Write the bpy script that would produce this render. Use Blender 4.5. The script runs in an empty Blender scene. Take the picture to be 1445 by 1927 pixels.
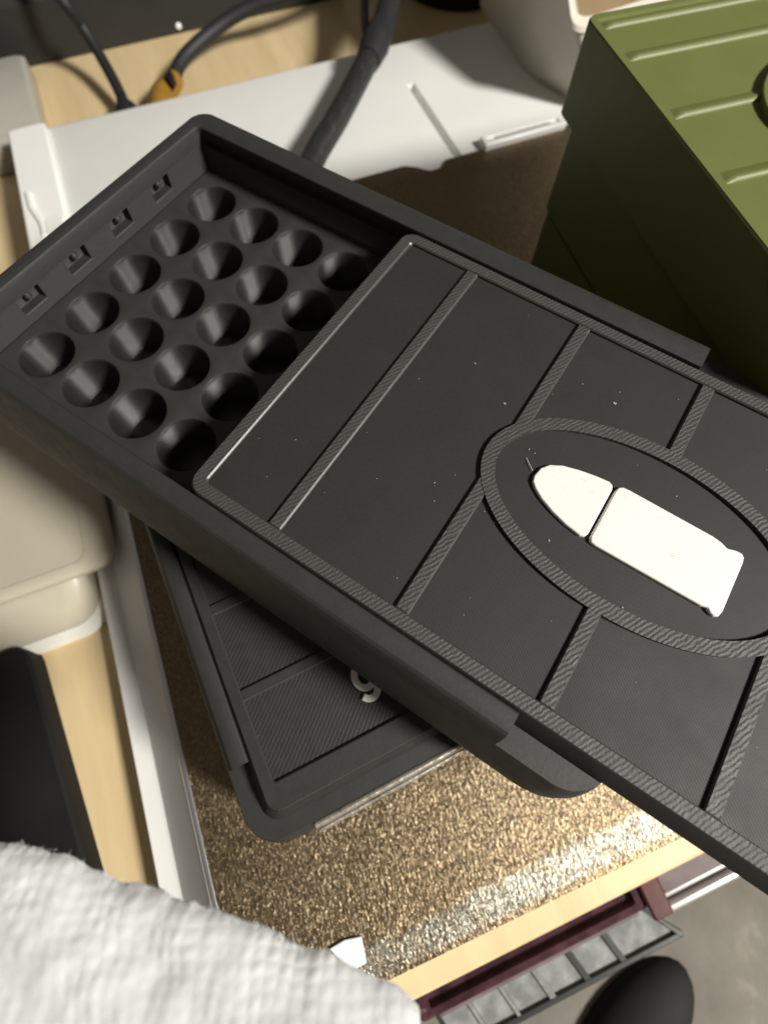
import bpy, bmesh, math, random
from mathutils import Vector, Matrix, noise

random.seed(7)
scene = bpy.context.scene
COL = scene.collection
MM = 0.001
ZO = 75.0                      # the desk top (-75 mm in the working frame) becomes z = 0


def V(x, y, z):
    return Vector((x * MM, y * MM, (z + ZO) * MM))


# ------------------------------------------------------------------ camera
cam_d = bpy.data.cameras.new('camera')
cam = bpy.data.objects.new('camera', cam_d)
COL.objects.link(cam)
scene.camera = cam
R0 = Vector((0.83354, 0.55245, -0.00206))
R1 = Vector((0.51694, -0.78152, -0.34931))
R2 = Vector((-0.19458, 0.29010, -0.93700))
R2.normalize()
R0 = (R0 - R2 * R0.dot(R2)).normalized()
R1 = R2.cross(R0)
CAM = (98.19, -17.04, 86.44)
mw = Matrix((R0, -R1, -R2)).transposed().to_4x4()
mw.translation = V(*CAM)
cam.matrix_world = mw
cam_d.sensor_fit = 'VERTICAL'
cam_d.sensor_height = 36.0
cam_d.sensor_width = 27.0
cam_d.lens = 36.0 * 921.9 / 1927.0
cam_d.clip_start = 0.005
cam_d.clip_end = 20.0
cam_d.dof.use_dof = True
cam_d.dof.focus_distance = (V(100, 22, 10) - V(*CAM)).dot(R2)
cam_d.dof.aperture_fstop = cam_d.lens / 1.15

# ------------------------------------------------------------------ room light
world = bpy.data.worlds.new('World')
scene.world = world
world.use_nodes = True
bg = world.node_tree.nodes['Background']
bg.inputs[0].default_value = (1.0, 0.90, 0.77, 1)
bg.inputs[1].default_value = 0.115

lamp_d = bpy.data.lights.new('ceiling_lamp', 'AREA')
lamp_d.shape = 'DISK'
lamp_d.size = 0.25
lamp_d.energy = 41.5
lamp_d.color = (1.0, 0.965, 0.89)
lamp = bpy.data.objects.new('ceiling_lamp', lamp_d)
COL.objects.link(lamp)
lamp.location = V(1215, 205, 930)
lamp.rotation_euler = (lamp.location - V(60, 40, -20)).to_track_quat('Z', 'Y').to_euler()

scene.view_settings.view_transform = 'Standard'
scene.view_settings.look = 'None'
scene.view_settings.exposure = 0.0
scene.view_settings.gamma = 1.0


# ------------------------------------------------------------------ materials
class NT:
    def __init__(self, name):
        self.m = bpy.data.materials.new(name)
        self.m.use_nodes = True
        self.t = self.m.node_tree
        self.p = self.t.nodes['Principled BSDF']
        tc = self.n('ShaderNodeTexCoord')
        mp = self.n('ShaderNodeMapping')
        mp.inputs['Scale'].default_value = (1000, 1000, 1000)   # texture units are millimetres
        self.t.links.new(tc.outputs['Object'], mp.inputs['Vector'])
        self.co = mp.outputs['Vector']

    def n(self, kind, **kw):
        nd = self.t.nodes.new(kind)
        for k, v in kw.items():
            if k in nd.inputs:
                nd.inputs[k].default_value = v
            else:
                setattr(nd, k, v)
        return nd

    def l(self, a, b):
        self.t.links.new(a, b)

    def noise(self, scale, detail=4, rough=.55, vec=None, dist=0.0):
        nd = self.n('ShaderNodeTexNoise', Scale=scale, Detail=detail, Roughness=rough, Distortion=dist)
        self.l(vec or self.co, nd.inputs['Vector'])
        return nd.outputs['Fac']

    def ramp(self, fac, stops):
        r = self.n('ShaderNodeValToRGB')
        e = r.color_ramp.elements
        while len(e) < len(stops):
            e.new(0.5)
        for el, (p, c) in zip(e, stops):
            el.position = p
            el.color = (*c, 1) if len(c) == 3 else c
        self.l(fac, r.inputs['Fac'])
        return r.outputs['Color']

    def bump(self, h, strength, dist, prev=None):
        b = self.n('ShaderNodeBump', Strength=strength, Distance=dist * MM)
        self.l(h, b.inputs['Height'])
        if prev is not None:
            self.l(prev, b.inputs['Normal'])
        return b.outputs['Normal']

    def math(self, op, a, b):
        nd = self.n('ShaderNodeMath', operation=op)
        for i, x in enumerate((a, b)):
            if isinstance(x, (int, float)):
                nd.inputs[i].default_value = x
            else:
                self.l(x, nd.inputs[i])
        return nd.outputs[0]

    def mapped(self, rot=(0, 0, 0), scale=(1, 1, 1)):
        mp = self.n('ShaderNodeMapping')
        mp.inputs['Rotation'].default_value = rot
        mp.inputs['Scale'].default_value = scale
        self.l(self.co, mp.inputs['Vector'])
        return mp.outputs['Vector']

    def done(self, color=None, rough=None, normal=None, **kw):
        p = self.p
        if color is not None:
            if isinstance(color, tuple):
                p.inputs['Base Color'].default_value = (*color, 1)
            else:
                self.l(color, p.inputs['Base Color'])
        if rough is not None:
            if isinstance(rough, (int, float)):
                p.inputs['Roughness'].default_value = rough
            else:
                self.l(rough, p.inputs['Roughness'])
        if normal is not None:
            self.l(normal, p.inputs['Normal'])
        for k, v in kw.items():
            p.inputs[k.replace('_', ' ')].default_value = v
        return self.m


def black_pla(name, kind, base=0.022):
    t = NT(name)
    spk = t.noise(1.6, 5, .7)
    col = t.ramp(spk, [(.3, (base * .85, base * .85, base * .80)), (.75, (base * 1.12, base * 1.10, base * 1.02))])
    rough = t.ramp(t.noise(.35, 3), [(.3, (.50, .50, .50)), (.7, (.62, .62, .62))])
    if kind == 'panel':            # flat print skin: fine parallel extrusion lines
        rough = t.ramp(t.noise(.10, 4, .6), [(.3, (.60, .60, .60)), (.7, (.70, .70, .70))])
        w = t.n('ShaderNodeTexWave', Scale=.78, Distortion=.6, Detail=1.0)
        w.bands_direction = 'X'
        t.l(t.mapped((0, 0, math.radians(-52))), w.inputs['Vector'])
        nrm = t.bump(w.outputs['Fac'], .30, .05)
        nrm = t.bump(t.noise(2.2, 5, .7), .14, .10, nrm)
    elif kind == 'panel_coarse':
        w = t.n('ShaderNodeTexWave', Scale=.40, Distortion=.5, Detail=1.0)
        w.bands_direction = 'X'
        t.l(t.mapped((0, 0, math.radians(-42))), w.inputs['Vector'])
        nrm = t.bump(w.outputs['Fac'], .35, .09)
        nrm = t.bump(t.noise(2.4, 4), .2, .12, nrm)
    elif kind == 'rib':            # short zigzag strokes of the infill
        w = t.n('ShaderNodeTexWave', Scale=.46, Distortion=4.0, Detail=3.0)
        w.inputs['Detail Scale'].default_value = 1.5
        w.bands_direction = 'X'
        t.l(t.mapped((0, 0, math.radians(28))), w.inputs['Vector'])
        nrm = t.bump(t.math('MULTIPLY', w.outputs['Fac'], t.noise(.5, 3, .6)), .5, .17)
        nrm = t.bump(t.noise(2.4, 4, .7), .6, .16, nrm)
    elif kind == 'wall':           # layer lines round the walls
        w = t.n('ShaderNodeTexWave', Scale=1.57, Distortion=.3)
        w.bands_direction = 'Z'
        t.l(t.co, w.inputs['Vector'])
        nrm = t.bump(w.outputs['Fac'], .7, .05)
        nrm = t.bump(t.noise(1.4, 4), .22, .12, nrm)
    else:                          # plate between the holes: grainy
        nrm = t.bump(t.noise(2.6, 5, .75), .5, .22)
    return t.done(col, rough, nrm, Specular_IOR_Level=.5)


M = {}
M['panel'] = black_pla('black_print_panel', 'panel', .018)
M['panel_low'] = black_pla('black_print_coarse_panel', 'panel_coarse', .024)
M['rib'] = black_pla('black_print_rib', 'rib', .046)
M['wall'] = black_pla('black_print_wall', 'wall', .026)
M['plate'] = black_pla('black_print_hole_plate', 'grain', .028)
_t = NT('black_print_smooth_edge')
M['edge'] = _t.done((.040, .040, .037), .36, _t.bump(_t.noise(1.5, 4), .15, .1), Specular_IOR_Level=.8)
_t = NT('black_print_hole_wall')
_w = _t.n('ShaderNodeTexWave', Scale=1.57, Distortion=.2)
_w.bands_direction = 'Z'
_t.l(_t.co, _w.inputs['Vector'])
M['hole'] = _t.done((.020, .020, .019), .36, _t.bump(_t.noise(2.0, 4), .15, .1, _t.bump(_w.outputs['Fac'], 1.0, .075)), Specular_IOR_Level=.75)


def mat_white_print():
    t = NT('white_print')
    w = t.n('ShaderNodeTexWave', Scale=.75, Distortion=.5)
    w.bands_direction = 'X'
    t.l(t.mapped((0, 0, math.radians(70))), w.inputs['Vector'])
    nrm = t.bump(w.outputs['Fac'], .5, .07)
    sm = t.ramp(t.noise(.33, 3, .5), [(.0, (.80, .80, .755)), (.62, (.79, .79, .75)), (.74, (.68, .68, .645))])
    return t.done(sm, .5, nrm)


M['white_print'] = mat_white_print()


def mat_green():
    t = NT('olive_green_print')
    col = t.ramp(t.noise(.08, 4), [(.3, (.125, .146, .041)), (.7, (.137, .160, .047))])
    w = t.n('ShaderNodeTexWave', Scale=.8, Distortion=.3)
    w.bands_direction = 'Z'
    t.l(t.co, w.inputs['Vector'])
    nrm = t.bump(w.outputs['Fac'], .2, .04)
    nrm = t.bump(t.noise(1.2, 4), .2, .12, nrm)
    return t.done(col, .5, nrm)


M['green'] = mat_green()


def mat_gold():
    t = NT('gold_textured_sheet')
    # local axes: X = depth of the sheet, Y = its width
    vec = t.n('ShaderNodeVectorMath', operation='ADD')
    nz = t.n('ShaderNodeTexNoise', Scale=1.1, Detail=3)
    t.l(t.co, nz.inputs['Vector'])
    sc = t.n('ShaderNodeVectorMath', operation='SCALE')
    t.l(nz.outputs['Color'], sc.inputs[0])
    sc.inputs['Scale'].default_value = 1.5
    t.l(t.co, vec.inputs[0])
    t.l(sc.outputs[0], vec.inputs[1])
    # every grain is a small facet with its own tilt, so it glitters when it faces the lamp
    vo = t.n('ShaderNodeTexVoronoi', Scale=2.1, Randomness=1.0)
    t.l(vec.outputs[0], vo.inputs['Vector'])
    sub = t.n('ShaderNodeVectorMath', operation='SUBTRACT')
    t.l(vo.outputs['Color'], sub.inputs[0])
    sub.inputs[1].default_value = (.5, .5, .5)
    tilt = t.n('ShaderNodeVectorMath', operation='SCALE')
    t.l(sub.outputs[0], tilt.inputs[0])
    tilt.inputs['Scale'].default_value = .30
    geo = t.n('ShaderNodeNewGeometry')
    add = t.n('ShaderNodeVectorMath', operation='ADD')
    t.l(geo.outputs['Normal'], add.inputs[0])
    t.l(tilt.outputs[0], add.inputs[1])
    nv = t.n('ShaderNodeVectorMath', operation='NORMALIZE')
    t.l(add.outputs[0], nv.inputs[0])
    nrm = t.bump(t.noise(1.0, 3, .6, t.mapped((0, 0, math.radians(20)), (.8, 1.5, 1))), .8, .30, nv.outputs[0])
    big = t.noise(.035, 4, .6)
    base = t.ramp(t.noise(1.3, 4, .65), [(.30, (.18, .132, .078)), (.55, (.275, .214, .137)), (.80, (.44, .363, .265))])
    # patchy whitish strip in the base colour along the front edge
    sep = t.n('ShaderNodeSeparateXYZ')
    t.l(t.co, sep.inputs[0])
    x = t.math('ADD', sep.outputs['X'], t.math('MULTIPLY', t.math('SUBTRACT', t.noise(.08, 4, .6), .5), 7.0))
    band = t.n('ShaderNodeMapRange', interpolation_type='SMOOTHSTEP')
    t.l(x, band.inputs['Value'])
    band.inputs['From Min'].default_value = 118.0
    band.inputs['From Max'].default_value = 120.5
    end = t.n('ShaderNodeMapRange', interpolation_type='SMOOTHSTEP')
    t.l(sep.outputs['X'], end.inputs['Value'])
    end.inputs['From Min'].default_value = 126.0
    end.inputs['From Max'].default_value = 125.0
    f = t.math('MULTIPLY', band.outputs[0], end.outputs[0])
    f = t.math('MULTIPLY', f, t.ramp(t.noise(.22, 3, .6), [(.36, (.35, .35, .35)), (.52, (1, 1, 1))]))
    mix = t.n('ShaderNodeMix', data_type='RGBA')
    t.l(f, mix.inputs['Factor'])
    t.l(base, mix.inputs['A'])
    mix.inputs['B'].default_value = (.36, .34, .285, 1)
    mul = t.n('ShaderNodeMix', data_type='RGBA', blend_type='MULTIPLY')
    mul.inputs['Factor'].default_value = 1
    t.l(mix.outputs['Result'], mul.inputs['A'])
    t.l(t.ramp(big, [(.3, (.82, .80, .78)), (.7, (1, 1, 1))]), mul.inputs['B'])
    return t.done(mul.outputs['Result'], t.ramp(t.noise(.5, 3), [(.3, (.40,) * 3), (.7, (.52,) * 3)]), nrm, Metallic=1.0)


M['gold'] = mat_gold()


def mat_plain(name, col, rough=.5, var=.06, scale=.06, bump=.12, bscale=.8, bdist=.15, **kw):
    t = NT(name)
    c = t.ramp(t.noise(scale, 4), [(.3, tuple(x * (1 - var) for x in col)), (.7, tuple(min(1, x * (1 + var)) for x in col))])
    nrm = t.bump(t.noise(bscale, 4), bump, bdist)
    return t.done(c, rough, nrm, **kw)


M['white_base'] = mat_plain('white_board', (.76, .76, .74), .42, .02)
M['white_clip'] = mat_plain('white_clip_plastic', (.86, .86, .84), .35, .01)
M['steel'] = mat_plain('steel_edge', (.75, .76, .80), .28, .03, Metallic=.9)
M['tub'] = mat_plain('cream_plastic_shaded', (.47, .43, .345), .32, .03, .03, Subsurface_Weight=.35, Subsurface_Radius=(1, .9, .7), Subsurface_Scale=.012)  # base colour darkened to carry the soft shade lying on the tub
M['tub_rim'] = mat_plain('ivory_plastic_lit', (.78, .76, .70), .2, .02)  # whiter than the tub, so the colour carries the lit rim
M['cream'] = mat_plain('cream_board', (.60, .57, .49), .5, .04)
M['grey_plastic'] = mat_plain('grey_translucent_plastic', (.40, .385, .34), .4, .05)
M['dark'] = mat_plain('black_matte_plastic', (.009, .009, .009), .75, .15, Specular_IOR_Level=.25)
M['device'] = mat_plain('black_device_plastic', (.018, .018, .017), .5, .12)
M['rubber'] = mat_plain('black_cable_rubber', (.012, .013, .015), .6, .1)
M['yellow'] = mat_plain('amber_connector', (.27, .14, .02), .4, .15)
M['screw'] = mat_plain('bright_screw_metal', (.85, .85, .85), .3, .02)
M['chip'] = mat_plain('white_scrap', (.84, .85, .88), .45, .02)
M['purple'] = mat_plain('purple_glossy_plastic', (.085, .035, .048), .16, .55, .16, .1, .3, Transmission_Weight=.35)
M['lilac'] = mat_plain('lilac_glossy_plastic', (.30, .24, .25), .14, .15, .12, .1, .3, Transmission_Weight=.4)
M['maroon'] = mat_plain('maroon_plastic', (.085, .022, .020), .25, .2)
M['silver'] = mat_plain('silver_film', (.62, .60, .58), .22, .08, Metallic=.5)
M['bar'] = mat_plain('dark_grey_bar', (.030, .034, .032), .35, .1)
M['cardboard'] = mat_plain('brown_cardboard', (.23, .16, .085), .8, .1)
M['floor'] = mat_plain('floor_grey', (.25, .23, .21), .7, .1, .01)
M['lint'] = mat_plain('pale_lint', (.55, .58, .55), .6, .1)


def mat_pane():
    t = NT('cloudy_clear_plastic')
    c = t.ramp(t.noise(.25, 3), [(.35, (.25, .26, .26)), (.7, (.42, .44, .44))])
    return t.done(c, .12, t.bump(t.noise(.3, 3), .35, .6), Transmission_Weight=.25, IOR=1.45)


M['pane'] = mat_pane()


def mat_strip_glint():
    t = NT('strip_glint_metal')
    return t.done(t.ramp(t.noise(.25, 3, .6), [(.30, (.10, .095, .085)), (.44, (.75, .70, .60))]), .33, t.bump(t.noise(.5, 4), .5, .5), Metallic=.85)  # bright streaks in the metal colour stand in for reflections


M['gloss'] = mat_strip_glint()


def mat_braid():
    t = NT('braided_sleeve')
    ck = t.n('ShaderNodeTexWave', Scale=.55, Distortion=1.5, Detail=2)
    ck.bands_direction = 'DIAGONAL'
    t.l(t.co, ck.inputs['Vector'])
    f = t.math('MULTIPLY', ck.outputs['Fac'], t.noise(.55, 5, .75))
    c = t.ramp(f, [(.22, (.008, .008, .008)), (.50, (.028, .027, .025)), (.66, (.16, .15, .14))])
    return t.done(c, .5, t.bump(f, .6, .4))


M['braid'] = mat_braid()


def mat_desk():
    t = NT('beech_desk')
    g = t.noise(.12, 5, .6, t.mapped((0, 0, math.radians(-36)), (.10, 1.0, 1.0)))
    c = t.ramp(g, [(.25, (.60, .455, .25)), (.55, (.68, .53, .305)), (.8, (.73, .59, .36))])
    return t.done(c, .45, t.bump(t.noise(.8, 4), .08, .1))


M['desk'] = mat_desk()


def mat_tissue():
    t = NT('white_paper_towel')
    c = t.ramp(t.noise(.10, 4), [(.3, (.585, .595, .60)), (.7, (.645, .655, .66))])
    nrm = t.bump(t.noise(3.2, 5, .7), .4, .12)
    return t.done(c, .95, nrm, Specular_IOR_Level=.1)


M['tissue'] = mat_tissue()


def mat_cushion():
    t = NT('grey_mottled_cover')
    f = t.noise(.05, 6, .6)
    c = t.ramp(f, [(.3, (.15, .136, .115)), (.6, (.20, .184, .158)), (.78, (.33, .31, .27))])
    return t.done(c, .85, t.bump(t.noise(.05, 4, .5), .3, 2.0), Specular_IOR_Level=.15)


M['cushion'] = mat_cushion()


# ------------------------------------------------------------------ object helpers
def mesh_obj(name, verts, faces, mat, parent=None, smooth=False, bevel=0, seg=2, origin=None, kind=None, angle=35, edge_mat=None):
    """verts in millimetres in the working frame (or in the parent's frame if it has one)"""
    me = bpy.data.meshes.new(name)
    o3 = Vector(origin) if origin else Vector((0, 0, 0))
    me.from_pydata([((Vector(v) - o3) * MM)[:] for v in verts], [], faces)
    me.validate()
    bm = bmesh.new()
    bm.from_mesh(me)
    bmesh.ops.remove_doubles(bm, verts=bm.verts, dist=1e-7)
    bmesh.ops.recalc_face_normals(bm, faces=bm.faces)
    bm.to_mesh(me)
    bm.free()
    me.materials.append(mat)
    ob = bpy.data.objects.new(name, me)
    COL.objects.link(ob)
    if parent is not None:
        ob.parent = parent
        ob.location = o3 * MM
    else:
        ob.location = (o3 + Vector((0, 0, ZO))) * MM
    if smooth:
        for p in me.polygons:
            p.use_smooth = True
        md = ob.modifiers.new('smooth', 'EDGE_SPLIT')
        md.split_angle = math.radians(angle)
    if bevel:
        md = ob.modifiers.new('bevel', 'BEVEL')
        md.width = bevel * MM
        md.segments = seg
        md.limit_method = 'ANGLE'
        md.angle_limit = math.radians(40)
        md.use_clamp_overlap = True
        if edge_mat:
            me.materials.append(edge_mat)
            md.material = 1
    if kind:
        ob['kind'] = kind
    return ob


def empty(name, loc, label, cat, group=None, rotz=0.0):
    o = bpy.data.objects.new(name, None)
    COL.objects.link(o)
    o.empty_display_size = .01
    o.location = V(*loc)
    o.rotation_euler = (0, 0, rotz)
    tag(o, label, cat, group)
    return o


def tag(o, label, cat, group=None):
    o['label'] = label
    o['category'] = cat
    if group:
        o['group'] = group
    return o


def loft(rings, cap0=True, cap1=True, closed=True):
    vs, fs = [], []
    n = len(rings[0])
    for r in rings:
        vs += r
    for k in range(len(rings) - 1):
        for i in range(n if closed else n - 1):
            j = (i + 1) % n
            fs.append((k * n + i, k * n + j, (k + 1) * n + j, (k + 1) * n + i))
    if cap0:
        fs.append(tuple(range(n))[::-1])
    if cap1:
        fs.append(tuple(range((len(rings) - 1) * n, len(rings) * n)))
    return vs, fs


def rrect(x0, x1, y0, y1, r, z, n=8):
    pts = []
    for cx, cy, a0 in ((x1 - r, y1 - r, 0), (x0 + r, y1 - r, 90), (x0 + r, y0 + r, 180), (x1 - r, y0 + r, 270)):
        for k in range(n + 1):
            a = math.radians(a0 + 90 * k / n)
            pts.append((cx + r * math.cos(a), cy + r * math.sin(a), z))
    return pts


def box(x0, x1, y0, y1, z0, z1):
    v = [(x, y, z) for z in (z0, z1) for x, y in ((x0, y0), (x1, y0), (x1, y1), (x0, y1))]
    f = [(0, 3, 2, 1), (4, 5, 6, 7), (0, 1, 5, 4), (1, 2, 6, 5), (2, 3, 7, 6), (3, 0, 4, 7)]
    return v, f


def prism(pts, z0, z1):
    n = len(pts)
    v = [(x, y, z0) for x, y in pts] + [(x, y, z1) for x, y in pts]
    f = [tuple(range(n))[::-1], tuple(range(n, 2 * n))]
    f += [(i, (i + 1) % n, n + (i + 1) % n, n + i) for i in range(n)]
    return v, f


def join(*parts):
    vs, fs = [], []
    for v, f in parts:
        o = len(vs)
        vs += list(v)
        fs += [tuple(i + o for i in q) for q in f]
    return vs, fs


def catmull(pts, per=10):
    pts = [Vector(p) for p in pts]
    out = []
    for i in range(len(pts) - 1):
        p0 = pts[max(i - 1, 0)]
        p1, p2 = pts[i], pts[i + 1]
        p3 = pts[min(i + 2, len(pts) - 1)]
        for k in range(per):
            t = k / per
            out.append(.5 * ((2 * p1) + (p2 - p0) * t + (2 * p0 - 5 * p1 + 4 * p2 - p3) * t * t + (3 * p1 - p0 - 3 * p2 + p3) * t ** 3))
    out.append(pts[-1])
    return out


def tube(pts, rad, n=14, per=10):
    """rad: a number or one radius per control point"""
    path = catmull(pts, per)
    m = len(path)
    if isinstance(rad, (int, float)):
        rr = [rad] * m
    else:
        rr = []
        for i in range(m):
            u = i / (m - 1) * (len(rad) - 1)
            a = min(int(u), len(rad) - 2)
            rr.append(rad[a] + (rad[a + 1] - rad[a]) * (u - a))
    rings = []
    up = Vector((0, 0, 1))
    for i, p in enumerate(path):
        d = (path[min(i + 1, m - 1)] - path[max(i - 1, 0)]).normalized()
        s = d.cross(up)
        if s.length < 1e-4:
            s = Vector((1, 0, 0))
        s.normalize()
        u = s.cross(d)
        rings.append([tuple(p + (s * math.cos(2 * math.pi * k / n) + u * math.sin(2 * math.pi * k / n)) * rr[i]) for k in range(n)])
    return loft(rings)


# sheet / desk frame: e runs from the back of the desk to its front edge, n to the right
EE, NN = Vector((.8192, -.5736, 0)), Vector((.5736, .8192, 0))
ENROT = math.atan2(-.5736, .8192)


def en(e, n, z=0.0):
    p = EE * e + NN * n
    return (p.x, p.y, z)


# ------------------------------------------------------------------ setting: desk, floor
def local_obj(name, vf, mat, **kw):
    """geometry given in the e/n frame, placed by an object rotation so that its own axes follow the desk"""
    o = mesh_obj(name, vf[0], vf[1], mat, **kw)
    if kw.get('parent') is None:
        loc = o.location.copy()
        o.location = (EE * loc.x + NN * loc.y) + Vector((0, 0, loc.z))
        o.rotation_euler = (0, 0, ENROT)
    return o


desk = local_obj('desk', box(-620, 161.6, -420, 520, -103, -75), M['desk'], bevel=1.0)
desk['kind'] = 'structure'
floor = mesh_obj('floor', *box(-3000, 3000, -3000, 3000, -430, -420), M['floor'])
floor['kind'] = 'structure'

# ------------------------------------------------------------------ white board under everything
def en_empty(name, e, n, z, label, cat, group=None):
    p = en(e, n, z)
    return empty(name, p, label, cat, group, ENROT)


def part(name, vf, mat, root, oz, **kw):
    """a part whose vertices are given in the e/n frame; root sits at (e0, n0, oz)"""
    e0, n0 = root['e0'], root['n0']
    v = [(a - e0, b - n0, c - oz) for a, b, c in vf[0]]
    return mesh_obj(name, v, vf[1], mat, parent=root, **kw)


def en_thing(name, e, n, z, label, cat, group=None):
    o = en_empty(name, e, n, z, label, cat, group)
    o['e0'] = e
    o['n0'] = n
    return o


board = en_thing('white_board', -16, 150, -75, 'wide white plastic board lying on the beech desk under the gold sheet', 'board')
R = 4.0
es = [-182 + R, -149, -60, 148 - R]
ns = [-12.6, 147.3, 150.9, 330 - R]
bv, bf = [], []


def quad(a, b, c, d):
    o = len(bv)
    bv.extend((a, b, c, d))
    bf.append((o, o + 1, o + 2, o + 3))


for i in range(3):
    for j in range(3):
        z = -59.0 if (i, j) == (1, 1) else -55.0
        quad((es[i], ns[j], z), (es[i + 1], ns[j], z), (es[i + 1], ns[j + 1], z), (es[i], ns[j + 1], z))
a, b, c, d = es[1], es[2], ns[1], ns[2]
for p, q in (((a, c), (b, c)), ((b, c), (b, d)), ((b, d), (a, d)), ((a, d), (a, c))):
    quad((*p, -55), (*q, -55), (*q, -59), (*p, -59))


def orect(off, z, left):
    e0, e1, n0, n1 = es[0] - off, es[3] + off, left, ns[3] + off
    pts = []
    for u in es:
        pts.append((u if 0 < es.index(u) < 3 else (e0 if u == es[0] else e1), n0, z))
    for w in ns[1:]:
        pts.append((e1, w if w != ns[3] else n1, z))
    for u in es[::-1][1:]:
        pts.append((u if 0 < es.index(u) < 3 else e0, n1, z))
    for w in ns[::-1][1:3]:
        pts.append((e0, w, z))
    return pts


rings = [orect(0, -55, ns[0])]
for k in range(1, 6):
    a = math.radians(18 * k)
    dz = R * (1 - math.cos(a))
    rings.append(orect(R * math.sin(a), -55 - dz, ns[0] - .3 - dz * 1.0))
rings += [orect(R, -66, -23.9), orect(R, -66.05, -24.3), orect(R, -66.05, -29.0), orect(R, -66.6, -29.5), orect(R, -74.9, -29.6)]
lv, lf = loft(rings, cap0=False, cap1=True)
o = len(bv)
bv += lv
bf += [tuple(i + o for i in f) for f in lf]
part('board_top', (bv, bf), M['white_base'], board, -75, smooth=True)
# raised rail along the left side of the board, with a stepped end
rv, rf = join(loft([rrect(-180, -104, -25.2, -9.6, 1.2, -66, 3), rrect(-180, -104, -25.2, -9.6, 1.2, -53.4, 3), rrect(-179.4, -104.6, -24.6, -10.2, 1.0, -52.9, 3)]))
part('side_rail', (rv, rf), M['white_clip'], board, -75, smooth=True)
rv, rf = join(prism([(-138, -22.6), (-128, -22.2), (-118, -19.5), (-111, -19.5), (-111, -17.6), (-119, -17.6), (-128.5, -20.2), (-138, -20.6)], -53.1, -51.9),
              prism([(-120, -17.4), (-111, -17.4), (-111, -10.6), (-120, -10.6)], -53.1, -52.3))
part('rail_ridge', (rv, rf), M['white_clip'], board, -75, bevel=.4)

# ------------------------------------------------------------------ gold spring sheet
pts = []


def arc(cx, cy, r, a0, a1, n=6):
    return [(cx + r * math.cos(math.radians(a0 + (a1 - a0) * k / n)), cy + r * math.sin(math.radians(a0 + (a1 - a0) * k / n))) for k in range(n + 1)]


outline = arc(-94, -7.4, 4, 180, 270) + arc(142.5, -7.4, 4, 270, 360) + arc(144.5, 242, 4, 0, 90) + arc(-93, 242, 4, 90, 180)
outline += [(-95.5, 150), (-95.5, 143), (-95.0, 142), (-92.8, 140.2), (-91.8, 138.4), (-91.6, 134.5), (-93.0, 132.5), (-96, 129.5), (-98.4, 125), (-98.4, 60)]
gold = en_thing('gold_build_sheet', 20, 110, -54.95, 'gold coloured sheet with coarse glittering texture lying on the white board', 'build sheet')
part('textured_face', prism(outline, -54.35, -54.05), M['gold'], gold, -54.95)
part('steel_core', prism([(x * 1.0, y) for x, y in outline], -54.95, -54.36), M['steel'], gold, -54.95)
# narrow bare steel lip along the left edge
part('bare_edge', prism([(-96, -12.3), (141, -12.3), (141, -11.42), (-96, -11.42)], -54.9, -53.9), M['steel'], gold, -54.95, bevel=.15)

# ------------------------------------------------------------------ the two black cartridge boxes
PX, PY = 13.207, 13.5          # hole pitch
BX0, BX1, BY0, BY1 = -15.2, 134.2, -16.7, 72.7
ZL = 10.125
YC = 27.27


def uring(ix, iy, z, ex=0.0, n=10, r=8.6, xend=115.6):
    """open U round the closed end of the tray, inset ix at the end wall and iy at the long walls"""
    rr = max(r - (ix + iy) * .5, 1.4)
    x0, y0, y1 = BX0 + ix + ex, BY0 + iy, BY1 - iy - ex
    pts = [(xend, y0, z), (60, y0, z)]
    for k in range(n + 1):
        a = math.radians(270 - 90 * k / n)
        pts.append((x0 + rr + rr * math.cos(a), y0 + rr + rr * math.sin(a), z))
    pts.append((x0, YC, z))
    for k in range(n + 1):
        a = math.radians(180 - 90 * k / n)
        pts.append((x0 + rr + rr * math.cos(a), y1 - rr + rr * math.sin(a), z))
    pts += [(60, y1, z), (xend, y1, z)]
    return pts


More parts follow.
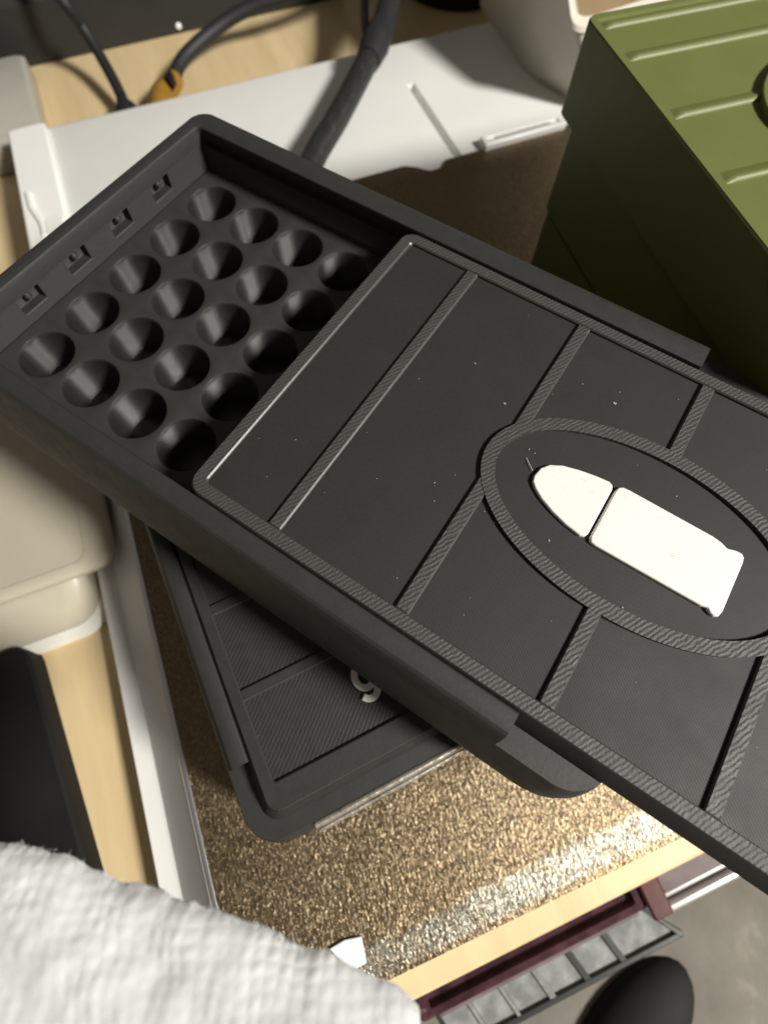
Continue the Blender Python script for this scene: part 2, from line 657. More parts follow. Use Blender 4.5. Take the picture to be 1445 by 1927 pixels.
def build_box(root, with_holes):
    S = [(1.2, -22.0), (.3, -21.4), (0, -20), (0, -9), (.25, -4), (.9, 0), (1.9, 3.6), (2.9, 6.3)]
    # lower shell
    outer = [rrect(BX0 + s, BX1 - s, BY0 + s, BY1 - s, 9.5 - s, z, 10) for s, z in S]
    ix, iy = 4.5, 8.3
    fy = BY1 - 1.5           # the far wall is a little thicker
    led = rrect(BX0 + ix, 128.2, BY0 + iy, fy - iy, 2.0, 6.3, 10)
    inn = [rrect(BX0 + ix, 128.2, BY0 + iy, fy - iy, 2.0, z, 10) for z in (5.9, .8)]
    inn.append(rrect(BX0 + ix + .3, 127.9, BY0 + iy + .3, fy - iy - .3, 1.6, 0.02, 10))
    mesh_obj('body', *loft(outer + [led] + inn, True, False), M['wall'], parent=root, smooth=True, angle=40)
    # rim that holds the lid, open towards the right end
    prof = [(2.9, 2.9, 6.32), (3.7, 3.7, 8.6), (4.2, 4.3, 10.0), (4.5, 4.8, 10.45), (5.0, 5.4, 10.6), (5.7, 7.7, 10.6), (6.1, 8.15, 10.4), (6.2, 8.3, 9.9), (5.6, 7.0, 6.6), (5.6, 7.0, 6.32)]
    rings = [uring(a, b, z, 1.5 if k >= 5 else .75 if k == 4 else 0) for k, (a, b, z) in enumerate(prof)]
    v, f = loft(rings, False, False, closed=False)
    n = len(rings[0])
    m = len(prof)
    f.append(tuple(k * n for k in range(m)))
    f.append(tuple(k * n + n - 1 for k in range(m))[::-1])
    mesh_obj('rim', v, f, M['wall'], parent=root, smooth=True, angle=40)
    if not with_holes:
        return
    # plate with five by ten holes
    v, f = [], []
    RH, NS = 5.75, 32
    x0, x1 = BX0 + ix + 2.3, 127.8
    y0, y1 = BY0 + iy + .4, fy - iy - .4
    xb = [x0] + [PX * (i + .5) for i in range(9)] + [x1]
    yb = [y0] + [PY * (j + .5) for j in range(4)] + [y1]
    for i in range(10):
        for j in range(5):
            cx, cy = PX * i, PY * j
            cell = []
            for k in range(NS):
                a = 2 * math.pi * (k + .5) / NS
                dx, dy = math.cos(a), math.sin(a)
                ts = []
                if abs(dx) > 1e-9:
                    ts.append(((xb[i + 1] if dx > 0 else xb[i]) - cx) / dx)
                if abs(dy) > 1e-9:
                    ts.append(((yb[j + 1] if dy > 0 else yb[j]) - cy) / dy)
                t = min(t for t in ts if t > 0)
                cell.append((cx + dx * t, cy + dy * t, 0.0))
            # square corners of the cell
            for X in (xb[i], xb[i + 1]):
                for Y in (yb[j], yb[j + 1]):
                    k = min(range(NS), key=lambda q: (cell[q][0] - X) ** 2 + (cell[q][1] - Y) ** 2)
                    cell[k] = (X, Y, 0.0)
            rg = [cell]
            for rr, z in ((RH + .42, 0), (RH + .26, -.05), (RH + .1, -.18), (RH, -.45), (RH, -1.2), (RH, -5.0), (RH, -9.4)):
                rg.append([(cx + rr * math.cos(2 * math.pi * (k + .5) / NS), cy + rr * math.sin(2 * math.pi * (k + .5) / NS), z) for k in range(NS)])
            lv, lf = loft(rg, False, True)
            o = len(v)
            v += lv
            f += [tuple(q + o for q in ff) for ff in lf]
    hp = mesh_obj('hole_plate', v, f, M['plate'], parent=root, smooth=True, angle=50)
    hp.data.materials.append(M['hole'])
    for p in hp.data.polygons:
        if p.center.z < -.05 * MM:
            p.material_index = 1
    # end wall with four open pockets high on its face, each with a small peg inside
    xw = BX0 + ix - .02
    xf = xw + 2.35
    ya, yb_ = BY0 + iy + .05, fy - iy - .05
    prof2 = [(ya, .0), (yb_, .0), (yb_, 7.6)]
    cent = [PY * (k + .5) + .5 for k in range(4)]
    for yy in cent[::-1]:
        prof2 += [(yy + 3.1, 7.6), (yy + 2.9, 2.5), (yy - 2.9, 2.5), (yy - 3.1, 7.6)]
    prof2 += [(ya, 7.6)]
    n = len(prof2)
    wv = [(xw, y, z) for y, z in prof2] + [(xf, y, z) for y, z in prof2]
    wf = [(i, (i + 1) % n, n + (i + 1) % n, n + i) for i in range(n)] + [tuple(range(n))[::-1], tuple(range(n, 2 * n))]
    wall = mesh_obj('end_wall', wv, wf, M['wall'], parent=root, bevel=.22)
    for yy in cent:
        mesh_obj('peg', *loft([[(xw + q, yy + .2 + rr * math.cos(a), 4.6 + rr * math.sin(a)) for a in [2 * math.pi * i / 12 for i in range(12)]] for q, rr in ((.0, .8), (1.5, .8), (1.9, .45))]), M['wall'], parent=wall, smooth=True)


RIBW, RIBZ, PANZ = 1.25, ZL, ZL - .66


def build_lid(root, shift, panel_mat, rib_mat, emblem=True, digit=False, lint=False):
    """lid drawn where the open box has it (slid 59.5 mm out); shift moves it back along the box"""
    L0, L1 = 51.3, 186.0
    hw_t, hw_b = 35.3, 37.0
    y0, y1 = YC - hw_t, YC + hw_t
    g = hw_b - hw_t

    def sh(vf):
        return [(x + shift, y, z) for x, y, z in vf[0]], vf[1]
    rings = [rrect(L0 - .6, L1 + g, y0 - g, y1 + g, 3.4, 6.42, 6), rrect(L0 - .6, L1 + g, y0 - g, y1 + g, 3.4, 6.9, 6),
             rrect(L0, L1, y0, y1, 3.0, PANZ + .45, 6), rrect(L0 + .3, L1 - .3, y0 + .3, y1 - .3, 2.7, PANZ, 6)]
    lid = mesh_obj('lid', *sh(loft(rings)), panel_mat, parent=root, smooth=True, angle=30)
    lid.data.materials.append(M['wall'])
    for p in lid.data.polygons:
        if p.normal.z < .8:
            p.material_index = 1
    # border: a raised frame round the lid
    o_ = rrect(L0 + .02, L1 - .02, y0 + .02, y1 - .02, 3.0, 0, 6)
    i_ = rrect(L0 + 2.6, L1 - 5.3, y0 + 2.6, y1 - 2.6, .7, 0, 6)
    zb, zt = PANZ - .3, RIBZ
    rg = [[(x, y, zb) for x, y, _ in o_], [(x, y, zt) for x, y, _ in o_], [(x, y, zt) for x, y, _ in i_], [(x, y, zb) for x, y, _ in i_]]
    bv_, bf_ = loft(rg, False, False)
    mesh_obj('border', *sh((bv_, bf_)), rib_mat, parent=lid, bevel=.26, seg=1, edge_mat=M['edge'])
    ex, ey, ea, eb = 118.4, YC, 27.9, 16.4     # outer half axes of the ring
    iw = 2.5
    if emblem:
        NSEG = 72
        ro = [(ex + ea * math.cos(2 * math.pi * k / NSEG), ey + eb * math.sin(2 * math.pi * k / NSEG)) for k in range(NSEG)]
        ri = [(ex + (ea - iw) * math.cos(2 * math.pi * k / NSEG), ey + (eb - iw) * math.sin(2 * math.pi * k / NSEG)) for k in range(NSEG)]
        rg = [[(x, y, zb) for x, y in ro], [(x, y, zt + .04) for x, y in ro], [(x, y, zt + .04) for x, y in ri], [(x, y, zb) for x, y in ri]]
        mesh_obj('oval_ring', *sh(loft(rg, False, False)), rib_mat, parent=lid, bevel=.26, seg=1, edge_mat=M['edge'], smooth=True, angle=60)
    yl, yr = y0 + 2.5, y1 - 2.5
    for xc in (68.6, 93.54, 118.5, 143.46, 163.0):
        spans = [(yl, yr)]
        q = 1 - ((xc - ex) / (ea - 1.0)) ** 2
        if emblem and q > 0:
            h = (eb - 1.0) * math.sqrt(q)
            spans = [(yl, ey - h), (ey + h, yr)]
        for a, b in spans:
            mesh_obj('rib', *sh(box(xc - RIBW, xc + RIBW, a, b, zb, zt - .05)), rib_mat, parent=lid, bevel=.26, seg=1, edge_mat=M['edge'])
    if emblem:
        nose = [(100.0, 26.3), (100.3, 28.2), (101.3, 29.6), (103.2, 30.7), (105.9, 31.5), (108.7, 32.05), (111.2, 32.35), (112.0, 32.0), (112.25, 31.2),
                (112.25, 21.9), (112.0, 21.1), (111.2, 20.8), (108.4, 21.25), (105.5, 22.1), (102.9, 23.2), (101.2, 24.3), (100.3, 25.2)]
        case = [(112.75, 31.2), (112.95, 32.2), (113.6, 32.65), (114.7, 32.75), (129.4, 32.65), (130.9, 32.4), (132.0, 31.95), (133.2, 32.35), (134.3, 32.45), (134.8, 31.9), (134.95, 31.0),
                (134.95, 21.8), (134.7, 20.6), (134.0, 20.25), (133.3, 20.5), (132.7, 21.0), (131.8, 20.75), (114.0, 20.6), (113.1, 20.75), (112.75, 21.6)]
        mesh_obj('bullet_tip', *sh(prism(nose, PANZ - .2, ZL + .1)), M['white_print'], parent=lid, bevel=.3, seg=3)
        mesh_obj('bullet_case', *sh(prism(case, PANZ - .2, ZL + .1)), M['white_print'], parent=lid, bevel=.3, seg=3)
    if digit:
        # the figure 9 in raised white print, reading along the end of the lid
        strokes = []
        cu, cv = digit
        loop = [(1.9 * math.cos(a), 2.1 + 2.35 * math.sin(a)) for a in [2 * math.pi * k / 24 for k in range(25)]]
        tail = [(1.9, 2.1), (1.9, .6), (1.75, -.9), (1.15, -2.0), (.1, -2.5), (-1.1, -2.2), (-1.75, -1.5)]
        for line in (loop, [(p.x, p.y) for p in catmull([(a, b, 0) for a, b in tail], 6)]):
            lv, lf = [], []
            m = len(line)
            for i, (px, py) in enumerate(line):
                qx = line[min(i + 1, m - 1)][0] - line[max(i - 1, 0)][0]
                qy = line[min(i + 1, m - 1)][1] - line[max(i - 1, 0)][1]
                L = math.hypot(qx, qy) or 1
                nx, ny = -qy / L * .72, qx / L * .72
                for s, z in ((-1, PANZ - .2), (-1, PANZ + .75), (1, PANZ + .75), (1, PANZ - .2)):
                    X, Y = px + s * nx, py + s * ny
                    lv.append((cu - Y, cv + X, z))
                if i:
                    o = 4 * (i - 1)
                    for k in range(4):
                        lf.append((o + k, o + (k + 1) % 4, o + 4 + (k + 1) % 4, o + 4 + k))
            lf.append((0, 1, 2, 3))
            o = 4 * (m - 1)
            lf.append((o + 3, o + 2, o + 1, o))
            strokes.append((lv, lf))
        mesh_obj('figure_nine', *join(*strokes), M['white_print'], parent=lid, bevel=.15)
    if lint:
        parts = []
        for (x, y) in ((105.6, 47.6), (88.9, 36.5), (93.8, 12.6), (86.5, 16.0), (97.0, 30.6), (80.0, 41.2), (107.5, 17.5), (122, 14.0)):
            k = random.uniform(.12, .26)
            a = random.uniform(0, 3.1)
            big = 1.6 if x in (105.6,) else 1.0
            c, s = math.cos(a), math.sin(a)
            for l_, w_, rot in ((1.0, .3, 0), (.3, .8, .5)):
                cr, sr = math.cos(a + rot), math.sin(a + rot)
                q = [(x + (u * l_ * cr - w * w_ * sr) * k * big, y + (u * l_ * sr + w * w_ * cr) * k * big) for u, w in ((-1, -1), (1, -1), (1, 1), (-1, 1))]
                parts.append(prism(q, PANZ + .01, PANZ + .16))
        for _ in range(46):
            x, y = random.uniform(56, 150), random.uniform(-3, 58)
            if 99 < x < 136 and 19 < y < 34:
                continue
            k = random.uniform(.04, .085)
            q = [(x + k * math.cos(a), y + k * 1.3 * math.sin(a)) for a in (0.2, 1.4, 3.0, 4.4)]
            parts.append(prism(q, PANZ + .005, PANZ + .05))
        # hair of print stringing in front of the emblem tip
        parts.append(tube([(97.3, 28.9, PANZ + .1), (98.3, 28.0, PANZ + .3), (99.4, 27.1, PANZ + .35)], .06, 6, 4))
        mesh_obj('lint', *join(*parts), M['lint'], parent=lid, kind='stuff')
    return lid


big = empty('cartridge_box', (0, 0, 0), 'black cartridge box with rows of holes showing, its white bullet lid slid half off', 'cartridge box', 'black cartridge boxes stacked on the gold sheet')
build_box(big, True)
build_lid(big, 0.0, M['panel'], M['rib'], emblem=True, lint=True)

# the lower box: same kind, closed, turned a little; u = 23 mm shorter reach towards its open end
ang = math.radians(-30.4)
uu, vv = Vector((math.cos(ang), math.sin(ang), 0)), Vector((-math.sin(ang), math.cos(ang), 0))
org = uu * (-23.0) + vv * (40.9 - YC)
low = empty('cartridge_box', (org.x, org.y, -22.0 - ZL - .06), 'closed black cartridge box lying underneath, its lid marked with a white figure', 'cartridge box', 'black cartridge boxes stacked on the gold sheet', ang)
build_box(low, False)
build_lid(low, -59.5, M['panel_low'], M['wall'], emblem=False, digit=(113.2, 18.9))
# bright metallic beads standing in for glints on its front clear strip
for nm, off, z, rr in (('strip_glint', 2.1, 5.6, .75), ('strip_glint', .55, 2.3, .55)):
    gl = []
    for k in range(31):
        y = BY0 + 15 + 58 * k / 30
        wob = .08 * math.sin(k * 1.9) + .06 * math.sin(k * .7)
        gl.append([(BX1 - off + (rr + wob * .4) * math.cos(a), y, z + (rr + wob * .4) * math.sin(a)) for a in [2 * math.pi * i / 10 for i in range(10)]])
    gv, gf = loft(gl)
    mesh_obj(nm, gv, gf, M['gloss'], parent=low, smooth=True, angle=60)

# ------------------------------------------------------------------ green box
gang = math.radians(-39.3)
gx, gy = Vector((math.cos(gang), math.sin(gang), 0)), Vector((-math.sin(gang), math.cos(gang), 0))
GZ = 20.0
gcorner = Vector((55.2, 132.0, 0))
green = empty('ammo_box', (gcorner.x, gcorner.y, -54.04), 'olive green printed box with raised bars across its lid beside the black boxes', 'box', None, gang)
GH = 54.04 + GZ
GL, GW = 103.0, 118.0
mesh_obj('body', *loft([rrect(a, GL - a, a, GW - a, 3, z, 6) for a, z in ((4.4, 0), (3.8, .8), (3.6, 27.0), (5.0, 27.3), (5.0, 28.5), (3.0, 28.9), (2.8, GH - 21.2), (3.6, GH - 21.0), (3.6, GH - 20.3))]),
         M['green'], parent=green, smooth=True, angle=30)
gl_rings = [rrect(a, GL - a, a, GW - a, r, z, 6) for a, r, z in ((3.7, 2.6, GH - 20.4), (.9, 2.6, GH - 20.0), (0, 3.0, GH - 19.4), (0, 3.0, GH - .4), (.35, 2.7, GH), (2.0, 1.2, GH), (2.12, 1.1, GH - 1.1),
                                                               (2.55, 1.0, GH - 1.1), (2.8, 1.0, GH - .75))]
glid = mesh_obj('lid', *loft(gl_rings), M['green'], parent=green, smooth=True, angle=30)


def gbar(t, y0=3.9, y1=112.0):
    # raised bar: soft on the far side, a crisp step on the near side
    rg = []
    zb = GH - .75
    for y, s_ in ((y0 - 1.0, .05), (y0 + .1, .8), (y0 + 1.2, 1.0), (y1, 1.0)):
        rg.append([(t - 3.4, y, zb - .1), (t - 1.9, y, zb + .30 * s_), (t - .75, y, zb + .72 * s_), (t - .1, y, zb + .66 * s_), (t + .38, y, zb + .03 * s_), (t + .40, y, zb - .1)])
    return loft(rg)


for t in (4.9, 17.4, 37.9, 58.0, 78.5):
    mesh_obj('bar', *gbar(t), M['green'], parent=glid, smooth=True, angle=60)
NSEG = 64
ecx, ecy, ea_, eb_ = 46.0, 52.0, 22.0, 31.5
ro = [(ecx + ea_ * math.cos(2 * math.pi * k / NSEG), ecy + eb_ * math.sin(2 * math.pi * k / NSEG)) for k in range(NSEG)]
ri = [(ecx + (ea_ - 2.4) * math.cos(2 * math.pi * k / NSEG), ecy + (eb_ - 2.4) * math.sin(2 * math.pi * k / NSEG)) for k in range(NSEG)]
rg = [[(x, y, GH - 1.2) for x, y in ro], [(x, y, GH + .7) for x, y in ro], [(x, y, GH + .7) for x, y in ri], [(x, y, GH - 1.2) for x, y in ri]]
mesh_obj('oval_ring', *loft(rg, False, False), M['green'], parent=glid, bevel=.3)

# ------------------------------------------------------------------ cream tub on the left
tub = en_thing('cream_tub', 0, -60, -75, 'cream plastic tub with rounded top and shiny foot rim beside the white board', 'tub')
TL = -130
part('tub_body', loft([rrect(-60, 36.5, TL, -32, 9, -71.2, 8), rrect(-60, 31.5, TL, -31.5, 8, -64, 8), rrect(-60, 25, TL, -31, 7, -60.2, 8)]), M['tub'], tub, -75, smooth=True, angle=30)
part('tub_top', loft([rrect(-60, 23, TL, -24, 7, -60.4, 8), rrect(-60, 25.2, TL, -19.6, 6, -59.6, 8), rrect(-60, 25.4, TL, -18.9, 6, -57.6, 8), rrect(-60, 24.9, TL, -19.4, 5.6, -56.6, 8), rrect(-60, 24.0, TL, -20.5, 5, -56.2, 8),
                      rrect(-60, 22.0, TL, -27.0, 4, -56.1, 8), rrect(-60, 21.7, TL, -27.3, 4, -56.3, 8)]), M['tub'], tub, -75, smooth=True, angle=25)
part('foot_rim', loft([rrect(-62, 38.5, TL - 2, -31.5, 9, -74.95, 8), rrect(-62, 39.5, TL - 2, -30.5, 9, -73, 8), rrect(-62, 38.9, TL - 2, -31, 9, -71.2, 8), rrect(-60, 36.4, TL, -32, 8, -70.6, 8)]), M['tub_rim'], tub, -75, smooth=True, angle=40)

# black slab lying on the desk
bs = local_obj('black_slab', loft([rrect(42, 170, -150, -47.5, 6, -74.9, 6), rrect(41.4, 170.6, -150.6, -46.9, 6.4, -74, 6), rrect(41.4, 170.6, -150.6, -46.9, 6.4, -67.8, 6), rrect(42.2, 169.8, -149.8, -47.7, 5.8, -67, 6)]), M['dark'], smooth=True, angle=40, origin=(100, -100, -74.9))
bs.rotation_euler[2] += math.radians(6.7)
tag(bs, 'flat matte black slab with a rounded corner lying on the desk beside the paper towel', 'slab')

# ------------------------------------------------------------------ grey box, device and cables at the back
gb = local_obj('grey_plastic_box', loft([rrect(-258, -190, -90, -17, 4, -74.9, 4), rrect(-259, -189, -91, -16, 4, -73, 4), rrect(-259, -189, -91, -16, 4, -64.5, 4), rrect(-257.5, -190.5, -89.5, -17.5, 4, -63.5, 4)]),
               M['grey_plastic'], smooth=True, angle=40, origin=(-220, -50, -74.9))
tag(gb, 'small grey plastic box on the desk behind the white board', 'box')

dev = en_thing('black_device', -330, 60, -75, 'long black device housing at the back of the desk behind the plugs', 'device')
part('housing', loft([rrect(-400, -270.5, -160, 160, 3, -74.9, 4), rrect(-400, -270, -160, 160, 3, -74, 4), rrect(-400, -270.8, -160, 160, 3, -52, 4), rrect(-400, -274, -160, 160, 3, -49, 4), rrect(-400, -290, -160, 160, 3, -47, 4)]), M['device'], dev, -75, smooth=True, angle=30)
sw = [[(-270.2 + q, 63.0 + r_ * math.cos(a), -71.6 + r_ * math.sin(a)) for a in [2 * math.pi * i / 14 for i in range(14)]] for q, r_ in ((-.4, 1.5), (.5, 1.5), (1.0, .9))]
part('screw', loft(sw), M['screw'], dev, -75, smooth=True)
part('vent_ridge', box(-276, -274.4, -40, 30, -49.2, -46.2), M['device'], dev, -75, bevel=.4)

c1 = empty('thin_cable', (-150, 140, -70), 'thin black cable with a tapered plug behind the white board', 'cable')


def rel(vf, loc):
    return [(x - loc[0], y - loc[1], z - loc[2]) for x, y, z in vf[0]], vf[1]


B1 = (-150, 140, -70)
mesh_obj('wire', *rel(tube([(-160.5, 140.5, -67.0), (-168.5, 145.0, -64), (-180, 150.5, -59.5), (-188, 153, -52), (-190, 150, -40), (-215, 158, -28), (-260, 180, -22)], 2.6), B1), M['rubber'], parent=c1, smooth=True)
mesh_obj('plug', *rel(tube([(-161.8, 141.2, -67.3), (-157, 138.0, -68.0), (-154, 136.2, -68.5), (-150, 133.6, -68.8), (-140, 126.5, -69.2), (-128, 119.0, -69.2)], [2.2, 3.4, 5.0, 5.7, 5.7, 5.7]), B1), M['rubber'], parent=c1, smooth=True)

c2 = empty('video_cable', (-140, 155, -70), 'black cable with an amber yellow connector behind the white board', 'cable')
B2 = (-140, 155, -70)
mesh_obj('wire', *rel(tube([(-148.0, 165.5, -67), (-151, 172, -65.5), (-151.5, 183, -63.5), (-147, 200, -60), (-138, 214, -56), (-121, 232, -52), (-105, 258, -47), (-100, 300, -40)], 3.1), B2), M['rubber'], parent=c2, smooth=True)
yv = tube([(-147.8, 166.5, -67), (-147.5, 162.5, -67.3), (-146.5, 156, -67.8), (-144.0, 150, -68.2), (-134, 138.5, -68.6), (-125, 128, -68.8)], [3.6, 4.6, 5.2, 5.6, 5.6, 5.6])
mesh_obj('connector', *rel(yv, B2), M['yellow'], parent=c2, smooth=True)
mesh_obj('latch', *rel(prism([(-146.8, 163.5), (-141.5, 160.5), (-139.5, 156), (-144.6, 157)], -65.5, -61.0), B2), M['dark'], parent=c2, bevel=.5)

c3 = empty('braided_cable', (-34, 131, -54), 'thick dark braided cable rising across the white board', 'cable')
B3 = (-34, 131, -54)
mesh_obj('sleeve', *rel(tube([(12, 62, -49), (-12, 92, -48.5), (-26, 111, -47.5), (-34.4, 131.3, -46), (-41.4, 159, -46), (-51.2, 193, -46), (-55, 206, -45.5)], 4.7), B3), M['braid'], parent=c3, smooth=True)
mesh_obj('collar', *rel(tube([(-52, 196.5, -45.8), (-55.5, 207.5, -45.3), (-58.5, 217, -44.5)], [5.2, 6.4, 5.4]), B3), M['rubber'], parent=c3, smooth=True)
mesh_obj('wire', *rel(tube([(-57, 213, -45), (-62, 226, -44), (-68, 240, -42), (-75, 262, -36), (-84, 300, -25)], 5.0), B3), M['rubber'], parent=c3, smooth=True)
mesh_obj('wire', *rel(tube([(-58.5, 203, -47), (-63, 211.5, -47.5), (-71, 222, -48.5), (-82.5, 238, -50), (-100, 265, -48), (-115, 300, -40)], 1.9), B3), M['rubber'], parent=c3, smooth=True)

rn = loft([[(-85 + r_ * 1.15 * math.cos(a), 331 + r_ * math.sin(a), z) for a in [2 * math.pi * i / 28 for i in range(28)]] for r_, z in ((27, -74.9), (29, -73), (29, -6), (27, -2), (22, 0))])
bl = mesh_obj('black_canister', *rn, M['dark'], smooth=True, angle=40, origin=(-85, 331, -74.9))
tag(bl, 'black rounded canister at the back edge beside the cables', 'canister')

# ------------------------------------------------------------------ white open tub behind the green box
wt = empty('white_open_box', (0, 262, -55), 'white open plastic box with bright rim on the white board behind the green box', 'box')
BW = (0, 262, -55)
bot = [(-44, 281, -54.9), (4.3, 243.4, -54.9), (45, 233, -54.9), (75, 300, -54.9), (10, 330, -54.9)]
top = [(-50, 283, 30), (-6, 246, 5), (27, 220.5, -25), (80, 296, -20), (8, 334, 20)]


def five(zmix, shrink=0.0, dz=0.0, rnd=.10):
    ring = [Vector(a) * (1 - zmix) + Vector(b) * zmix for a, b in zip(bot, top)]
    c = sum(ring, Vector()) / 5
    ring = [p + (c - p) * shrink + Vector((0, 0, dz)) for p in ring]
    res = []
    for i, p in enumerate(ring):
        a, b = ring[i - 1], ring[(i + 1) % 5]
        p0, p1 = p + (a - p) * rnd, p + (b - p) * rnd
        for k in range(6):
            t = k / 5
            res.append(tuple(p0 * (1 - t) ** 2 + p * 2 * t * (1 - t) + p1 * t * t))
    return res


wr = [five(0), five(.5), five(.93), five(.97, -.02), five(1.0, -.012, .6), five(1.0, .05, .6), five(.95, .075), five(.6, .12)]
mesh_obj('shell', *rel(loft(wr, True, False), BW), M['cream'], parent=wt, smooth=True, angle=35)
mesh_obj('cardboard_insert', *rel(loft([five(.58, .125), five(.6, .125)], True, True), BW), M['cardboard'], parent=wt)

# small clip on the edge of the gold sheet
clip = en_thing('white_clip', -97.5, 179, -55, 'small white clip bar with a recessed label at the back edge of the gold sheet', 'clip')
part('bar', loft([rrect(-99.8, -94.2, 160.0, 198.6, .8, -54.95, 3), rrect(-99.8, -94.2, 160.0, 198.6, .8, -52.0, 3), rrect(-99.4, -94.6, 160.4, 198.2, .6, -51.5, 3), rrect(-98.7, -96.0, 162.4, 196.0, .4, -51.5, 3), rrect(-98.6, -96.1, 162.6, 195.8, .4, -52.2, 3)]),
     M['white_clip'], clip, -55, smooth=True, angle=30)
part('label_ridge', box(-98.0, -96.7, 166, 192, -52.3, -51.9), M['grey_plastic'], clip, -55)

# scrap of white plastic at the front of the sheet
sc = mesh_obj('white_scrap', *prism([(117.6, -69.6), (119.6, -66.2), (122.4, -63.6), (126.2, -67.0), (124.0, -70.6)], -54.0, -53.4), M['chip'], bevel=.25, origin=(121.5, -67.5, -54))
tag(sc, 'small white angular scrap on the gold sheet beside the paper towel', 'scrap')

# ------------------------------------------------------------------ paper towel
edge = [(66, -56.5), (72.2, -52.5), (75.5, -51.0), (78.3, -49.8), (84.0, -48.5), (87.3, -47.1), (91.3, -45.8), (95.2, -44.5), (99.1, -43.3), (102.0, -42.6), (104.3, -42.1), (107.2, -40.9), (111.9, -40.0), (115.0, -39.2), (117.8, -40.4), (121, -45)]
path = catmull([(x, y, 0) for x, y in edge], 18)
ns_, nt_ = len(path), 230
tv, tf = [], []
nz3 = lambda x, y, k: noise.noise(Vector((x, y, k)))
for i, p in enumerate(path):
    s = i / (ns_ - 1)
    dvec = Vector((.22 + .16 * s, -.93, 0))
    for j in range(nt_ + 1):
        d = 112 * (j / nt_) ** 2.0
        q = p + dvec * d
        jag = (nz3(p.x * .5, p.y * .5, 3) * .40 + nz3(p.x * 1.7, p.y * 1.7, 9) * .16 + nz3(p.x * 4.5, p.y * 4.5, 1) * .05) * math.exp(-d / 1.2)
        q = q + Vector((.3, .95, 0)) * jag
        lift = 1.6 * (1 - math.exp(-d / 5.0)) - .9 * math.exp(-d / .9)
        fold = 1.1 * nz3(q.x * .09, q.y * .16, 1.7) * (1 - math.exp(-d / 3))
        crease = .20 * nz3(q.x * .38 + q.y * .1, q.y * .42 - q.x * .1, 5.1)
        a, b = q.x * .86 + q.y * .50, -q.x * .50 + q.y * .86
        w1, w2 = nz3(q.x * .25, q.y * .25, 0), nz3(q.x * .25, q.y * .25, 7)
        emb = .15 * (max(0, math.sin(a * 2.3 + 1.6 * w1) * math.sin(b * 2.6 + 1.6 * w2)) + max(0, -math.sin(a * 2.3 + 1.6 * w1) * math.sin(b * 2.6 + 1.6 * w2)) * .55) * (.6 + .5 * nz3(q.x * .2, q.y * .2, 11))
        fine = .05 * nz3(q.x * .8, q.y * .8, 2.2)
        u = min(1, max(0, (d - 26) / 84))
        drop = 97 * u * u * (3 - 2 * u)
        tv.append((q.x, q.y, 24.4 + (lift + fold + crease + emb + fine) * (1 - u) - drop))
for i in range(ns_ - 1):
    for j in range(nt_):
        o = i * (nt_ + 1) + j
        tf.append((o, o + 1, o + nt_ + 2, o + nt_ + 1))
tissue = mesh_obj('paper_towel', tv, tf, M['tissue'], smooth=True, angle=180, origin=(95, -95, -74))
md = tissue.modifiers.new('thickness', 'SOLIDIFY')
md.thickness = .25 * MM
# loose fibres along its torn edge
fb = []
for k in range(150):
    p = path[random.randrange(20, ns_ - 20)]
    x, y = p.x + random.uniform(-.2, .2), p.y + random.uniform(-.35, .15)
    L = random.uniform(.25, .8)
    a = random.uniform(.5, 2.7)
    z = 23.9 + random.uniform(-.1, .6)
    fb.append(tube([(x, y, z), (x + L * .5 * math.cos(a), y + L * .5 * math.sin(a), z + random.uniform(-.1, .25)), (x + L * math.cos(a + random.uniform(-.7, .7)), y + L * math.sin(a), z + random.uniform(-.25, .4))], .018, 4, 2))
fv, ff = join(*fb)
mesh_obj('loose_fibres', [(x - 95, y + 95, z + 74) for x, y, z in fv], ff, M['tissue'], parent=tissue, kind='stuff')
tag(tissue, 'crumpled white embossed paper towel in the near left corner', 'paper towel')

# ------------------------------------------------------------------ things in front of the desk edge
cush = local_obj('cushion', loft([rrect(166, 420, -250, 330, 30, -419.9, 6), rrect(166, 420, -250, 330, 30, -150, 6), rrect(170, 416, -246, 326, 28, -142, 6), rrect(178, 408, -238, 318, 24, -140, 6)]), M['cushion'], smooth=True, angle=30, origin=(290, 40, -420))
tag(cush, 'mottled grey covered cushion in front of the desk edge', 'cushion')

pc = en_thing('purple_case', 168, 75, -140, 'glossy dark purple plastic case standing against the front of the desk', 'case')
part('shell', loft([rrect(163.4, 173.5, 20.5, 93, 1.2, -139.9, 3), rrect(163.4, 173.5, 20.5, 93, 1.2, -90.5, 3), rrect(164.2, 172.7, 21.3, 92.2, 1, -89.6, 3), rrect(166.8, 171.2, 24, 90, .8, -89.6, 3), rrect(167.0, 171.0, 24.2, 89.8, .8, -91.6, 3)]), M['purple'], pc, -140, smooth=True, angle=30)
part('lip', loft([rrect(171.9, 174.6, 26, 90, .6, -93.5, 2), rrect(171.9, 174.6, 26, 90, .6, -91.2, 2), rrect(172.3, 174.2, 26.4, 89.6, .5, -90.7, 2)]), M['lilac'], pc, -140, smooth=True, angle=30)
part('clasp', loft([rrect(162.9, 176.5, 92.6, 99.0, .8, -120, 3), rrect(162.9, 176.5, 92.6, 99.0, .8, -88.6, 3), rrect(163.5, 175.9, 93.2, 98.4, .6, -88.0, 3)]), M['maroon'], pc, -140, smooth=True, angle=30)
part('pale_side', loft([rrect(163.4, 173.0, 99, 150, 1.2, -139.9, 3), rrect(163.4, 173.0, 99, 150, 1.2, -91.2, 3), rrect(164.4, 172.0, 99.6, 149.4, 1, -90.2, 3)]), M['lilac'], pc, -140, smooth=True, angle=30)
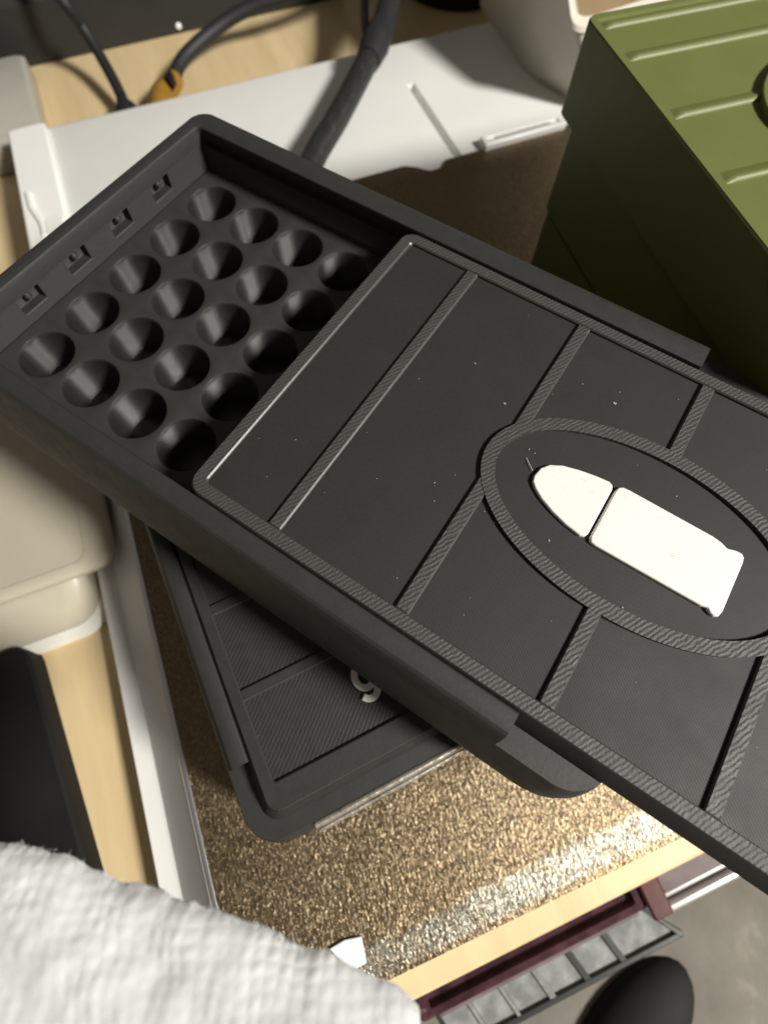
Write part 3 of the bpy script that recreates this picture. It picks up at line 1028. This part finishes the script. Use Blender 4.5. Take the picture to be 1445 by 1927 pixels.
part('highlight_bead', loft([[(173.0 + 1.3 * math.cos(a), n_, -92.4 + 1.3 * math.sin(a)) for a in [2 * math.pi * i / 10 for i in range(10)]] for n_ in (99.5, 112, 112.3, 150)]), M['silver'], pc, -140, smooth=True)  # silver bead drawing a highlight line along the pale side
part('film_edge', loft([[(180.6 + 1.5 * math.cos(a), n_, -101 + 1.5 * math.sin(a)) for a in [2 * math.pi * i / 10 for i in range(10)]] for n_ in (97.5, 160)]), M['silver'], pc, -140, smooth=True)
part('film', box(173.2, 180.4, 98, 158, -103, -102.2), M['lilac'], pc, -140)

lad = en_thing('clear_tray', 180, 62, -140, 'narrow clear tray with dark bars leaning on the purple case', 'tray')
part('support', box(176.6, 177.6, 30, 100, -139.9, -98.2), M['bar'], lad, -140)
part('near_rail', box(184.6, 186.2, 23, 101, -98.2, -95.8), M['bar'], lad, -140, bevel=.3)
part('far_rail', box(175.4, 176.2, 26, 94, -98.0, -96.2), M['silver'], lad, -140, bevel=.2)
part('end_rail', prism([(175.6, 93.4), (176.4, 92.8), (186.0, 99.8), (185.8, 101.0), (184.9, 101.0)], -98.25, -95.7), M['bar'], lad, -140, bevel=.25)
cells = [24.5, 34, 44, 55, 66.5, 78.5, 96]
for i, n_ in enumerate(cells[:-1]):
    w = .9 if i in (3, 4, 5) else .5
    part('divider', prism([(176.0, n_ - w), (176.0, n_ + w), (184.8, n_ + w + 2.6), (184.8, n_ - w + 2.6)], -98.1, -95.9), M['bar'] if i in (0, 4, 5) else M['pane'], lad, -140)
    n2 = cells[i + 1]
    part('pane', prism([(176.1, n_ + .7), (176.1, n2 - .7), (184.7, n2 - .7 + 2.6), (184.7, n_ + .7 + 2.6)], -97.4, -96.8), M['pane'], lad, -140)

dm = []
for k in range(9):
    a = math.radians(90 * k / 8)
    r_, z = math.cos(a), math.sin(a)
    dm.append([(232.5 + (24 * r_ + .01) * math.cos(t) * .62 + 6 * r_ * math.sin(t), -63 + (29 * r_ + .01) * math.sin(t), -140 + 9 * z) for t in [2 * math.pi * i / 28 for i in range(28)]])
do = mesh_obj('black_pad', *loft(dm), M['dark'], smooth=True, angle=60, origin=(232, -66, -140))
tag(do, 'black rounded pad lying on the grey cushion below the clear tray', 'pad')
